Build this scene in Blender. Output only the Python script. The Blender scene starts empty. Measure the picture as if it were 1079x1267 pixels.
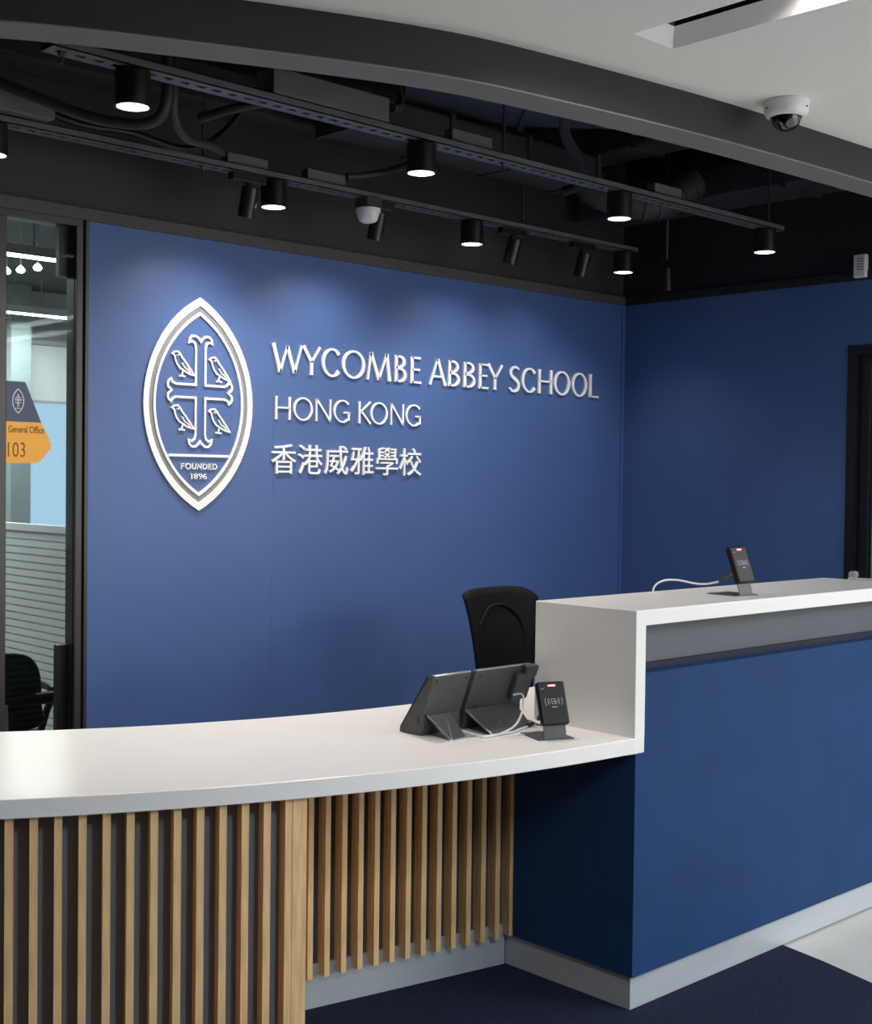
import bpy, bmesh, math, random
from mathutils import Vector, Matrix
from mathutils.geometry import tessellate_polygon
random.seed(7)
scene = bpy.context.scene
COL = scene.collection
R = math.radians

# ------------------------------------------------------------------ camera
cam_d = bpy.data.cameras.new('camera')
cam = bpy.data.objects.new('camera', cam_d)
COL.objects.link(cam)
cam_d.sensor_fit = 'HORIZONTAL'
cam_d.sensor_width = 36.0
cam_d.lens = 1635.3 / 1079.0 * 36.0
cam_d.clip_start = 0.05
YAW, PITCH, ROLL = R(43.5), R(-1.382), R(0.695)
fw = Vector((math.sin(YAW), math.cos(YAW), 0)); rt = Vector((math.cos(YAW), -math.sin(YAW), 0)); up = Vector((0, 0, 1))
fw, up = fw * math.cos(PITCH) + up * math.sin(PITCH), up * math.cos(PITCH) - fw * math.sin(PITCH)
rt, up = rt * math.cos(ROLL) + up * math.sin(ROLL), up * math.cos(ROLL) - rt * math.sin(ROLL)
m4 = Matrix.Identity(4)
for i in range(3):
    m4[i][0] = rt[i]; m4[i][1] = up[i]; m4[i][2] = -fw[i]
m4[2][3] = 1.5
cam.matrix_world = m4
scene.camera = cam

# ------------------------------------------------------------------ view, world, large lights
scene.view_settings.view_transform = 'Standard'
scene.view_settings.look = 'None'
scene.view_settings.gamma = 1.0
scene.view_settings.use_curve_mapping = False
scene.view_settings.exposure = 0.17
world = bpy.data.worlds.new('world'); scene.world = world
world.use_nodes = True
bg = world.node_tree.nodes['Background']
bg.inputs[0].default_value = (0.50, 0.72, 0.95, 1)
bg.inputs[1].default_value = 0.9

def area_light(name, loc, rot, sx, sy, power, col=(1, 1, 1), spread=180):
    d = bpy.data.lights.new(name, 'AREA'); d.shape = 'RECTANGLE'; d.size = sx; d.size_y = sy
    d.energy = power; d.color = col; d.spread = R(spread)
    o = bpy.data.objects.new(name, d); COL.objects.link(o); o.location = loc; o.rotation_euler = rot
    return o
# cool area light added behind the camera to stand in for unseen lobby daylight
area_light('daylight_fill', (5.3, -4.6, 1.45), (R(90), 0, R(10)), 5.6, 2.3, 95, (0.80, 0.90, 1.0))
# fill lights added under the unseen lobby ceiling to brighten desk fronts and ceiling
COOL, WARM = (0.84, 0.93, 1.0), (1.0, 0.96, 0.90)
for lx, ly, lw, lc in ((4.5, -0.2, 19, COOL), (7.0, 0.1, 24, COOL), (4.9, -1.3, 18, COOL), (1.5, -0.3, 50, COOL),
                       (5.2, -3.4, 70, WARM), (6.6, -2.6, 85, WARM), (7.9, -1.0, 95, WARM), (7.4, -4.2, 70, WARM)):
    area_light('lobby_fill', (lx, ly, 2.60), (0, 0, 0), 0.16, 1.2, lw, lc)

# ------------------------------------------------------------------ materials
MATS = {}
def M(name, col, rough=0.5, metal=0.0, var=0.06, scale=8.0, bump=0.0, bscale=200.0, stretch=None, spec=0.5, coat=0.0, sheen=0.0):
    m = bpy.data.materials.new(name); m.use_nodes = True
    nt = m.node_tree; b = nt.nodes['Principled BSDF']
    b.inputs['Roughness'].default_value = rough; b.inputs['Metallic'].default_value = metal
    b.inputs['Specular IOR Level'].default_value = spec
    b.inputs['Coat Weight'].default_value = coat
    b.inputs['Sheen Weight'].default_value = sheen
    tc = nt.nodes.new('ShaderNodeTexCoord'); mp = nt.nodes.new('ShaderNodeMapping')
    nt.links.new(tc.outputs['Object'], mp.inputs['Vector'])
    if stretch: mp.inputs['Scale'].default_value = stretch
    n = nt.nodes.new('ShaderNodeTexNoise'); n.inputs['Scale'].default_value = scale; n.inputs['Detail'].default_value = 5
    nt.links.new(mp.outputs['Vector'], n.inputs['Vector'])
    r = nt.nodes.new('ShaderNodeValToRGB')
    r.color_ramp.elements[0].position = 0.3; r.color_ramp.elements[1].position = 0.7
    r.color_ramp.elements[0].color = (*[max(0, x * (1 - var)) for x in col], 1)
    r.color_ramp.elements[1].color = (*[min(1, x * (1 + var)) for x in col], 1)
    nt.links.new(n.outputs['Fac'], r.inputs['Fac']); nt.links.new(r.outputs['Color'], b.inputs['Base Color'])
    if bump:
        n2 = nt.nodes.new('ShaderNodeTexNoise'); n2.inputs['Scale'].default_value = bscale; n2.inputs['Detail'].default_value = 3
        nt.links.new(mp.outputs['Vector'], n2.inputs['Vector'])
        bp = nt.nodes.new('ShaderNodeBump'); bp.inputs['Strength'].default_value = bump; bp.inputs['Distance'].default_value = 0.002
        nt.links.new(n2.outputs['Fac'], bp.inputs['Height']); nt.links.new(bp.outputs['Normal'], b.inputs['Normal'])
    MATS[name] = m
    return m
def EM(name, col, strength):
    m = bpy.data.materials.new(name); m.use_nodes = True
    nt = m.node_tree; b = nt.nodes['Principled BSDF']
    b.inputs['Base Color'].default_value = (*col, 1)
    b.inputs['Emission Color'].default_value = (*col, 1); b.inputs['Emission Strength'].default_value = strength
    MATS[name] = m
    return m
M('blue_wall', (0.060, 0.117, 0.305), 0.42, var=0.03, scale=3, bump=0.08, bscale=300)
M('blue_fabric', (0.0065, 0.0375, 0.1250), 0.75, var=0.10, scale=5, bump=0.25, bscale=700, spec=0.25)
M('white_solid', (0.74, 0.722, 0.712), 0.28, var=0.012, scale=4)
M('white_sign', (0.90, 0.90, 0.90), 0.35, var=0.02)
M('sign_grey', (0.24, 0.25, 0.27), 0.5, var=0.04)
M('white_ceiling', (0.90, 0.88, 0.85), 0.8, var=0.012, scale=2)
M('white_plastic', (0.80, 0.80, 0.80), 0.35, var=0.02)
M('charcoal_paint', (0.0120, 0.0120, 0.0125), 0.6, var=0.05, scale=4)
M('trim_paint', (0.072, 0.065, 0.061), 0.6, var=0.05, scale=4)
M('band_paint', (0.036, 0.033, 0.031), 0.65, var=0.06, scale=4)
M('void_black', (0.012, 0.012, 0.013), 0.75, var=0.2, scale=4)
M('box_grey', (0.115, 0.115, 0.118), 0.6, var=0.08, scale=6)
M('gap_shade_navy', (0.006, 0.011, 0.030), 0.8, var=0.05)
M('panel_slate', (0.165, 0.175, 0.210), 0.7, var=0.05, scale=6)
M('soffit_bounce_grey', (0.19, 0.184, 0.182), 0.6, var=0.04, scale=4)
M('void_grey', (0.030, 0.030, 0.033), 0.6, var=0.15, scale=6)
M('strut_metal', (0.105, 0.105, 0.110), 0.5, metal=0.2, var=0.12, scale=12)
M('duct_navy', (0.028, 0.036, 0.062), 0.6, var=0.3, scale=9, bump=0.4, bscale=25)
M('black_metal', (0.006, 0.006, 0.007), 0.38, var=0.1)
M('black_plastic', (0.007, 0.007, 0.008), 0.42, var=0.1, spec=0.3)
M('black_mesh', (0.003, 0.003, 0.0035), 0.7, var=0.2, scale=60, bump=0.4, bscale=900, spec=0.2)
M('dark_case', (0.055, 0.056, 0.058), 0.45, var=0.08, scale=30)
M('case_steel', (0.16, 0.165, 0.17), 0.35, metal=0.6, var=0.06)
M('bright_steel', (0.75, 0.75, 0.74), 0.22, metal=0.9, var=0.04)
M('glass_dark', (0.004, 0.004, 0.005), 0.08, var=0.1)
M('oak', (0.72, 0.475, 0.235), 0.5, var=0.20, scale=6, stretch=(14, 14, 1.2), bump=0.1, bscale=30)
M('back_charcoal', (0.062, 0.064, 0.074), 0.7, var=0.08, scale=6)
M('plinth_metal', (0.42, 0.46, 0.50), 0.38, metal=0.15, var=0.05, scale=3, stretch=(1, 1, 6))
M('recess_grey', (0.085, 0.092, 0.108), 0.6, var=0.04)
M('carpet_navy', (0.015, 0.020, 0.046), 0.95, var=0.35, scale=90, bump=0.6, bscale=500, spec=0.1)
M('tile', (0.55, 0.535, 0.51), 0.3, var=0.05, scale=3)
M('frame_bronze', (0.055, 0.050, 0.048), 0.4, metal=0.4, var=0.05)
M('frame_black', (0.006, 0.006, 0.007), 0.4, var=0.05)
M('frame_light', (0.36, 0.33, 0.33), 0.4, metal=0.3, var=0.04)
M('sign_navy', (0.050, 0.062, 0.115), 0.5, var=0.03)
M('sign_orange', (0.78, 0.36, 0.035), 0.5, var=0.03)
M('sign_ink', (0.16, 0.08, 0.01), 0.6, var=0.03)
M('sign_line', (0.55, 0.56, 0.60), 0.5, var=0.03)
M('office_white', (0.62, 0.65, 0.66), 0.7, var=0.03)
M('office_grey', (0.36, 0.39, 0.39), 0.7, var=0.05)
M('office_dark', (0.045, 0.050, 0.052), 0.8, var=0.2)
M('office_pillar', (0.20, 0.25, 0.25), 0.6, var=0.05)
M('leather', (0.012, 0.018, 0.020), 0.35, var=0.2, scale=30, bump=0.2, bscale=200)
M('reader_print', (0.30, 0.32, 0.33), 0.5, var=0.03)
M('cable_white', (0.72, 0.72, 0.74), 0.4, var=0.02)
M('cable_grey', (0.22, 0.21, 0.22), 0.5, var=0.02)
EM('lamp_glow', (1.0, 0.97, 0.90), 7.0)
EM('office_glow', (0.93, 1.0, 0.98), 9.0)
EM('red_led', (1.0, 0.06, 0.09), 1.2)
EM('red_led_core', (1.0, 0.55, 0.55), 2.5)
M('handle_steel', (0.60, 0.57, 0.50), 0.35, metal=0.15, var=0.03)
EM('slot_glow', (1.0, 0.96, 0.86), 3.5)

def glass_mat(name, tint, refl):
    m = bpy.data.materials.new(name); m.use_nodes = True
    nt = m.node_tree; nt.nodes.clear()
    out = nt.nodes.new('ShaderNodeOutputMaterial'); mx = nt.nodes.new('ShaderNodeMixShader')
    tr = nt.nodes.new('ShaderNodeBsdfTransparent'); gl = nt.nodes.new('ShaderNodeBsdfGlossy')
    lw = nt.nodes.new('ShaderNodeLayerWeight'); lw.inputs['Blend'].default_value = refl
    tr.inputs['Color'].default_value = (*tint, 1); gl.inputs['Roughness'].default_value = 0.02
    nt.links.new(lw.outputs['Fresnel'], mx.inputs['Fac'])
    nt.links.new(tr.outputs[0], mx.inputs[1]); nt.links.new(gl.outputs[0], mx.inputs[2]); nt.links.new(mx.outputs[0], out.inputs['Surface'])
    MATS[name] = m
glass_mat('clear_glass', (0.92, 0.95, 0.945), 0.12)
glass_mat('dome_glass', (0.35, 0.35, 0.36), 0.45)
def film_mat(name):
    m = bpy.data.materials.new(name); m.use_nodes = True
    nt = m.node_tree; nt.nodes.clear()
    out = nt.nodes.new('ShaderNodeOutputMaterial'); mx = nt.nodes.new('ShaderNodeMixShader')
    tr = nt.nodes.new('ShaderNodeBsdfTransparent'); df = nt.nodes.new('ShaderNodeBsdfDiffuse')
    df.inputs['Color'].default_value = (0.62, 0.66, 0.66, 1)
    tc = nt.nodes.new('ShaderNodeTexCoord'); wv = nt.nodes.new('ShaderNodeTexWave'); wv.bands_direction = 'Z'
    wv.inputs['Scale'].default_value = 14; wv.inputs['Distortion'].default_value = 0.0
    rp = nt.nodes.new('ShaderNodeMapRange'); rp.inputs['To Min'].default_value = 0.0; rp.inputs['To Max'].default_value = 0.004
    nt.links.new(tc.outputs['Object'], wv.inputs['Vector']); nt.links.new(wv.outputs['Fac'], rp.inputs['Value'])
    nt.links.new(rp.outputs['Result'], mx.inputs['Fac'])
    nt.links.new(tr.outputs[0], mx.inputs[1]); nt.links.new(df.outputs[0], mx.inputs[2]); nt.links.new(mx.outputs[0], out.inputs['Surface'])
    MATS[name] = m
film_mat('striped_film')

# ------------------------------------------------------------------ mesh helpers
class MB:
    def __init__(s): s.v = []; s.f = []
    def add(s, vs, fs):
        n = len(s.v); s.v += [Vector(p) for p in vs]; s.f += [tuple(i + n for i in f) for f in fs]; return s
    def box(s, x0, x1, y0, y1, z0, z1):
        return s.add([(x, y, z) for z in (z0, z1) for y in (y0, y1) for x in (x0, x1)],
                     [(0, 2, 3, 1), (4, 5, 7, 6), (0, 1, 5, 4), (2, 6, 7, 3), (0, 4, 6, 2), (1, 3, 7, 5)])
    def obox(s, c, ax, ay, az):
        c, ax, ay, az = map(Vector, (c, ax, ay, az))
        return s.add([c + ax * i + ay * j + az * k for k in (-1, 1) for j in (-1, 1) for i in (-1, 1)],
                     [(0, 2, 3, 1), (4, 5, 7, 6), (0, 1, 5, 4), (2, 6, 7, 3), (0, 4, 6, 2), (1, 3, 7, 5)])
    def cyl(s, p0, p1, r0, r1=None, n=20, cap0=True, cap1=True):
        r1 = r0 if r1 is None else r1
        p0, p1 = Vector(p0), Vector(p1); d = (p1 - p0).normalized()
        a = d.orthogonal().normalized(); b = d.cross(a)
        ring = [a * math.cos(2 * math.pi * i / n) + b * math.sin(2 * math.pi * i / n) for i in range(n)]
        fs = [(i, (i + 1) % n, n + (i + 1) % n, n + i) for i in range(n)]
        if cap0: fs.append(tuple(reversed(range(n))))
        if cap1: fs.append(tuple(range(n, 2 * n)))
        return s.add([p0 + q * r0 for q in ring] + [p1 + q * r1 for q in ring], fs)
    def lathe(s, prof, o=(0, 0, 0), n=28):
        o = Vector(o); k = len(prof); vs = []; fs = []
        for i in range(n):
            a = 2 * math.pi * i / n
            vs += [o + Vector((r * math.cos(a), r * math.sin(a), z)) for r, z in prof]
        for i in range(n):
            j = (i + 1) % n
            for q in range(k - 1): fs.append((i * k + q, j * k + q, j * k + q + 1, i * k + q + 1))
        return s.add(vs, fs)
    def tube(s, pts, r, n=8):
        pts = [Vector(p) for p in pts]; vs = []; fs = []; a = None
        for i, p in enumerate(pts):
            d = (pts[min(i + 1, len(pts) - 1)] - pts[max(i - 1, 0)]).normalized()
            a = d.orthogonal().normalized() if a is None else (a - d * a.dot(d)).normalized()
            b = d.cross(a)
            vs += [p + (a * math.cos(2 * math.pi * k / n) + b * math.sin(2 * math.pi * k / n)) * r for k in range(n)]
        for i in range(len(pts) - 1):
            for k in range(n):
                fs.append((i * n + k, i * n + (k + 1) % n, (i + 1) * n + (k + 1) % n, (i + 1) * n + k))
        fs.append(tuple(reversed(range(n)))); fs.append(tuple(range((len(pts) - 1) * n, len(pts) * n)))
        return s.add(vs, fs)
    def prism(s, poly, z0, z1, fn=None):
        fn = fn or (lambda x, y, z: (x, y, z)); n = len(poly)
        fs = [(i, (i + 1) % n, n + (i + 1) % n, n + i) for i in range(n)]
        fs += [tuple(reversed(range(n))), tuple(range(n, 2 * n))]
        return s.add([fn(x, y, z0) for x, y in poly] + [fn(x, y, z1) for x, y in poly], fs)
    def ribbon(s, pts, ws, y0, y1, fn, closed=False):
        """flat stroke of varying width in the plane, given depth y0..y1; fn maps (u, v, depth) to the scene"""
        n = len(pts); vs = []; fs = []
        P = [Vector((p[0], p[1])) for p in pts]
        for i in range(n):
            if closed: d0 = P[i] - P[i - 1]; d1 = P[(i + 1) % n] - P[i]
            else: d0 = P[i] - P[max(i - 1, 0)]; d1 = P[min(i + 1, n - 1)] - P[i]
            if d0.length < 1e-9: d0 = d1
            if d1.length < 1e-9: d1 = d0
            d0.normalize(); d1.normalize()
            t = d0 + d1
            t = t.normalized() if t.length > 1e-6 else d1
            nn = Vector((-t.y, t.x)); sc = 1.0 / max(0.55, nn.dot(Vector((-d1.y, d1.x))))
            w = ws[i] * 0.5 * sc
            a, b = P[i] + nn * w, P[i] - nn * w
            vs += [fn(a.x, a.y, y0), fn(b.x, b.y, y0), fn(b.x, b.y, y1), fn(a.x, a.y, y1)]
        for i in range(n if closed else n - 1):
            j = (i + 1) % n
            for k in range(4): fs.append((i * 4 + k, i * 4 + (k + 1) % 4, j * 4 + (k + 1) % 4, j * 4 + k))
        if not closed: fs += [(3, 2, 1, 0), tuple(4 * (n - 1) + k for k in range(4))]
        return s.add(vs, fs)
    def arc(s, C, r0, r1, a0, a1, z0, z1, n=48):
        vs = []; fs = []
        for i in range(n + 1):
            a = R(a0 + (a1 - a0) * i / n); sx, cy = math.sin(a), -math.cos(a)
            vs += [(C[0] + r * sx, C[1] + r * cy, z) for z in (z0, z1) for r in (r0, r1)]
        for i in range(n):
            q, w = i * 4, i * 4 + 4
            for k, l in ((0, 1), (1, 3), (3, 2), (2, 0)): fs.append((q + k, w + k, w + l, q + l))
        fs += [(0, 1, 3, 2), (4 * n + 0, 4 * n + 2, 4 * n + 3, 4 * n + 1)]
        return s.add(vs, fs)
    def build(s, name, mat, parent=None, smooth=False, bevel=0.0, seg=2, local=False):
        me = bpy.data.meshes.new(name)
        off = Vector((0, 0, 0))
        if parent is not None and not local:
            p = parent
            while p is not None: off += p.location; p = p.parent
        me.from_pydata([tuple(v - off) for v in s.v], [], s.f)
        bm = bmesh.new(); bm.from_mesh(me); bmesh.ops.recalc_face_normals(bm, faces=bm.faces); bm.to_mesh(me); bm.free()
        me.materials.append(MATS[mat])
        if smooth:
            for p in me.polygons: p.use_smooth = True
            try: me.set_sharp_from_angle(angle=R(40))
            except Exception: pass
        o = bpy.data.objects.new(name, me); COL.objects.link(o)
        if parent is not None: o.parent = parent
        if bevel:
            b = o.modifiers.new('bevel', 'BEVEL'); b.width = bevel; b.segments = seg; b.limit_method = 'ANGLE'; b.angle_limit = R(35)
        return o

def tag(o, label, cat, group=None):
    o['label'] = label; o['category'] = cat
    if group: o['group'] = group
    return o
def thing(name, loc, label, cat, group=None, rz=0.0):
    o = bpy.data.objects.new(name, None); COL.objects.link(o); o.empty_display_size = 0.1
    o.location = loc; o.rotation_euler = (0, 0, rz)
    return tag(o, label, cat, group)
def struct(o): o['kind'] = 'structure'; return o
def sroot(name, loc=(0, 0, 0)):
    o = bpy.data.objects.new(name, None); COL.objects.link(o); o.location = loc; o['kind'] = 'structure'; return o
def box_obj(name, mat, b, parent=None, bevel=0.0): return MB().box(*b).build(name, mat, parent, bevel=bevel)
def copy_tree(src, loc, label=None, group=None, rz=None):
    r = src.copy(); COL.objects.link(r); r.location = loc
    if rz is not None: r.rotation_euler = (0, 0, rz)
    if label: r['label'] = label
    if group: r['group'] = group
    for ch in list(src.children):
        c = ch.copy(); COL.objects.link(c); c.parent = r
        for g in list(ch.children):
            d = g.copy(); COL.objects.link(d); d.parent = c
    return r
def smooth_path(pts, k=8):
    pts = [Vector(p) for p in pts]; out = []
    for i in range(len(pts) - 1):
        p0 = pts[max(i - 1, 0)]; p1 = pts[i]; p2 = pts[i + 1]; p3 = pts[min(i + 2, len(pts) - 1)]
        for j in range(k):
            t = j / k
            out.append(0.5 * ((2 * p1) + (p2 - p0) * t + (2 * p0 - 5 * p1 + 4 * p2 - p3) * t * t + (3 * p1 - p0 - 3 * p2 + p3) * t ** 3))
    out.append(pts[-1]); return out
def text_mesh(body, size, extrude, offset=0.0, spacing=1.0):
    cu = bpy.data.curves.new('t', 'FONT'); cu.body = body; cu.size = size; cu.extrude = extrude; cu.offset = offset; cu.space_character = spacing
    cu.resolution_u = 3
    o = bpy.data.objects.new('t', cu); COL.objects.link(o); bpy.context.view_layer.update()
    me = bpy.data.meshes.new_from_object(o.evaluated_get(bpy.context.evaluated_depsgraph_get()))
    bpy.data.objects.remove(o); bpy.data.curves.remove(cu)
    vs = [v.co.copy() for v in me.vertices]; fs = [tuple(p.vertices) for p in me.polygons]
    bpy.data.meshes.remove(me)
    return vs, fs
def text_fit(mb, body, x0, x1, z0, z1, y, depth, offset=0.0, spacing=1.0):
    """lettering standing in the wall plane, facing -Y, stretched to the given box"""
    vs, fs = text_mesh(body, 1.0, 0.5, offset, spacing)
    ax, bx = min(v.x for v in vs), max(v.x for v in vs); ay, by = min(v.y for v in vs), max(v.y for v in vs)
    mb.add([(x0 + (v.x - ax) / (bx - ax) * (x1 - x0), y - depth * (v.z + 0.5), z0 + (v.y - ay) / (by - ay) * (z1 - z0)) for v in vs], fs)
    return mb

# ================================================================== STRUCTURE
YW, XW, ZW, ZS = 4.26, 5.356, 2.40, 3.15       # back wall, right wall, top of the blue, slab over the ceiling void
DC = (3.1135, 5.9386)                          # centre of the desk's curve
RF, RB = 3.646, 2.832                          # worktop edge radii
ZL0, ZL1, ZT0, ZT1 = 0.7357, 0.7807, 1.0955, 1.1406
XC, YC, YB, XE = 2.9556, 2.2923, 2.6736, 4.61

fl = struct(box_obj('floor', 'tile', (-4.5, 9.5, -6.0, 10.2, -0.12, -0.006)))
# carpet with its curved edge
cp = [(-3.9, 4.24), (-3.9, -1.5), (2.70, -1.5), (3.02, -0.5), (3.32, 0.5), (3.57, 1.45), (3.687, 1.950), (3.739, 2.140), (3.772, 2.305), (3.775, 2.60), (XW, 2.60), (XW, 4.24)]
tag(MB().prism(cp, -0.006, 0.0).build('carpet', 'carpet_navy'), 'dark navy carpet with a curved edge in front of the reception desk', 'carpet')

wb = struct(MB().box(2.33, XW + 0.12, YW + 0.012, YW + 0.12, -0.006, ZS).box(-4.4, 2.33, YW + 0.012, YW + 0.12, 2.40, ZS)
            .build('wall_back', 'band_paint'))
for x0, x1 in ((2.332, 3.1440), (3.1446, 5.332)):
    MB().box(x0, x1, YW, YW + 0.012, 0.0, ZW).build('wall_panel', 'blue_wall', wb)
MB().box(5.334, XW, YW - 0.004, YW + 0.012, 0.0, ZW).build('corner_strip', 'blue_wall', wb)
struct(MB().box(-4.4, XW, YW - 0.012, YW + 0.012, ZW, 2.444).build('trim_1', 'trim_paint', bevel=0.002))
wr = sroot('wall_right')
DY0, DY1, DZ = 2.00, 3.004, 2.116            # door opening in the right wall
MB().box(XW, XW + 0.12, DY1, YW + 0.012, -0.006, ZW).box(XW, XW + 0.12, DY0, DY1, DZ, ZW).box(XW, XW + 0.12, 1.75, DY0, -0.006, ZW).build('blue_panel', 'blue_wall', wr)
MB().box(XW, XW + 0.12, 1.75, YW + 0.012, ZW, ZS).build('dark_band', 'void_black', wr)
struct(MB().box(XW - 0.012, XW, 2.33, YW - 0.012, ZW, 2.44).build('trim_2', 'void_black'))
struct(MB().box(-4.4, XW + 0.12, 2.0, YW + 0.12, ZS, ZS + 0.1).build('ceiling_slab', 'void_black'))
# other walls of the lobby, out of frame
struct(MB().box(-4.4, -4.3, -6.0, YW + 0.012, -0.006, 2.9).build('wall_left', 'back_charcoal'))
struct(MB().box(-4.4, 9.5, -6.1, -6.0, -0.006, 2.7).build('wall_front', 'office_grey'))
struct(MB().box(9.4, 9.5, -6.0, 1.9, -0.006, 2.7).build('wall_lobby_right', 'office_grey'))
struct(MB().box(XW + 0.12, 9.5, 1.9, 2.0, -0.006, 2.7).build('wall_lobby_end', 'office_white'))

# curved bulkhead: plan line of its lower outer edge
bk = [(-1.6, 6.2), (-0.9, 5.2), (-0.2, 4.3), (0.45, 3.62), (0.9, 3.155), (1.327, 2.825), (1.78, 2.605), (2.27, 2.412), (2.67, 2.335), (3.32, 2.262), (4.11, 2.222), (4.75, 2.210), (XW, 2.205)]
bko = [p for p in smooth_path([(x, y, 0) for x, y in bk[3:]], 10)]
def offset_path(ps, d):
    out = []
    for i, p in enumerate(ps):
        t = (ps[min(i + 1, len(ps) - 1)] - ps[max(i - 1, 0)]).normalized()
        out.append(p + Vector((-t.y, t.x, 0)) * d)
    return out
bki = offset_path(bko, 0.115)
bki[-1] = Vector((XW, bki[-1].y, 0))
mb = MB(); n = len(bko)
mb.add([(p.x, p.y, z) for z in (2.51, ZS) for p in bko] + [(p.x, p.y, z) for z in (2.51, ZS) for p in bki],
       [f for i in range(n - 1) for f in ((i, i + 1, n + i + 1, n + i), (2 * n + i, 3 * n + i, 3 * n + i + 1, 2 * n + i + 1),
                                            (i, 2 * n + i, 2 * n + i + 1, i + 1), (n + i, n + i + 1, 3 * n + i + 1, 3 * n + i))] +
       [(0, n, 3 * n, 2 * n), (n - 1, 3 * n - 1, 4 * n - 1, 2 * n - 1)])
bh = struct(mb.build('ceiling_bulkhead', 'charcoal_paint', smooth=True))
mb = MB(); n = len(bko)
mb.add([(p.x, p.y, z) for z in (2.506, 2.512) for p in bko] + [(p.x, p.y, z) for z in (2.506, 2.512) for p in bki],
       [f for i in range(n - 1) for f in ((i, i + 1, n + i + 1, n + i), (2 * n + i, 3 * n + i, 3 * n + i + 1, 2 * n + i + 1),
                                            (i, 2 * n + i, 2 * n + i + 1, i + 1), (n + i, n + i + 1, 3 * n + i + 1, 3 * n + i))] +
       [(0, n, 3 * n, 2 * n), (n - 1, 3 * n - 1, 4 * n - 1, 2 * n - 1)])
mb.build('soffit_bounce_strip', 'soffit_bounce_grey', bh, smooth=True)  # bulkhead underside, bounce light from below put into its paler grey
# white lobby ceiling with the slot of the recessed luminaire cut out
ZC = 2.62
SX0, SX1, SY0, SY1 = 2.636, 2.801, 0.72, 2.085
outer = [(p.x, p.y) for p in bko] + [(XW, 1.9), (9.4, 1.9), (9.4, -6.0), (-4.4, -6.0), (-4.4, 3.70)]
hole = [(SX0, SY0), (SX0, SY1), (SX1, SY1), (SX1, SY0)]
tris = tessellate_polygon([[Vector((x, y, 0)) for x, y in outer], [Vector((x, y, 0)) for x, y in hole]])
allp = outer + hole; k = len(allp)
vs = [(x, y, ZC) for x, y in allp] + [(x, y, ZC + 0.05) for x, y in allp]
fs = [tuple(t) for t in tris] + [tuple(i + k for i in reversed(t)) for t in tris]
no = len(outer)
fs += [(i, (i + 1) % no, k + (i + 1) % no, k + i) for i in range(no)]
fs += [(no + i, no + (i + 1) % 4, k + no + (i + 1) % 4, k + no + i) for i in range(4)]
struct(MB().add(vs, fs).build('ceiling', 'white_ceiling'))
# recessed slot luminaire
sl = thing('recessed_ceiling_light', ((SX0 + SX1) / 2, (SY0 + SY1) / 2, ZC), 'long white recessed slot light in the white ceiling near the dome camera', 'ceiling light')
i0, i1, j0, j1, zi = SX0 + 0.055, SX1 - 0.055, SY0 + 0.03, SY1 - 0.045, ZC + 0.034
MB().add([(SX0, SY0, ZC), (SX1, SY0, ZC), (SX1, SY1, ZC), (SX0, SY1, ZC), (i0, j0, zi), (i1, j0, zi), (i1, j1, zi), (i0, j1, zi)],
         [(0, 1, 5, 4), (1, 2, 6, 5), (2, 3, 7, 6), (3, 0, 4, 7)]).build('reflector', 'white_plastic', sl)
MB().box(i0, i1, j0, j1, zi + 0.03, zi + 0.05).box(i0 - 0.004, i0, j0, j1, zi, zi + 0.05).box(i1, i1 + 0.004, j0, j1, zi, zi + 0.05).build('dark_slot', 'black_metal', sl)
for yy in (1.62, 1.15):
    lp = MB().cyl((2.7185, yy, zi + 0.03), (2.7185, yy, zi + 0.010), 0.022, 0.024, 20).build('lamp', 'black_metal', sl, smooth=True)
    MB().cyl((2.7185, yy, zi + 0.0095), (2.7185, yy, zi + 0.0075), 0.021, 0.021, 20).build('lens', 'slot_glow', lp)
    d = bpy.data.lights.new('slot_lamp', 'SPOT'); d.energy = 9; d.spot_size = R(168); d.spot_blend = 0.15; d.shadow_soft_size = 0.012; d.color = (1, .95, .86)
    o = bpy.data.objects.new('slot_lamp', d); COL.objects.link(o); o.location = (2.7185, yy, zi - 0.004)

# ------------------------------------------------------------------ office glazing (door_1) and the office behind it
d1 = sroot('door_1')
GX0, GX1, GZ = 2.025, 2.281, 2.375
MB().box(2.281, 2.306, YW - 0.012, YW + 0.06, 0.0, GZ).build('door_post', 'frame_bronze', d1, bevel=0.002)
MB().box(2.306, 2.318, YW + 0.01, YW + 0.06, 0.0, 2.395).build('shadow_gap', 'frame_black', d1)
MB().box(2.318, 2.331, YW - 0.008, YW + 0.012, 0.0, 2.398).build('edge_trim', 'frame_bronze', d1, bevel=0.001)
MB().box(0.75, 2.306, YW - 0.012, YW + 0.06, GZ, 2.40).build('door_head', 'frame_bronze', d1, bevel=0.002)
MB().box(1.955, GX0, YW - 0.010, YW + 0.06, 0.0, GZ).build('mullion', 'frame_bronze', d1, bevel=0.003)
MB().box(0.70, 0.76, YW - 0.016, YW + 0.06, 0.0, GZ).build('mullion', 'frame_bronze', d1, bevel=0.003)
MB().box(2.238, 2.281, YW + 0.035, YW + 0.06, 0.0, 0.9).build('lower_stile', 'frame_black', d1)
MB().box(2.238, 2.281, YW + 0.035, YW + 0.06, 2.20, GZ).build('upper_stile', 'frame_black', d1)
MB().box(GX0, 2.281, YW - 0.001, YW + 0.007, 0.0, GZ).build('pane', 'clear_glass', d1)
MB().box(0.76, 1.955, YW - 0.001, YW + 0.007, 0.0, GZ).build('pane', 'clear_glass', d1)
MB().box(GX0, 2.240, YW + 0.008, YW + 0.009, 0.02, 2.03).build('striped_film', 'striped_film', d1)
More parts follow.
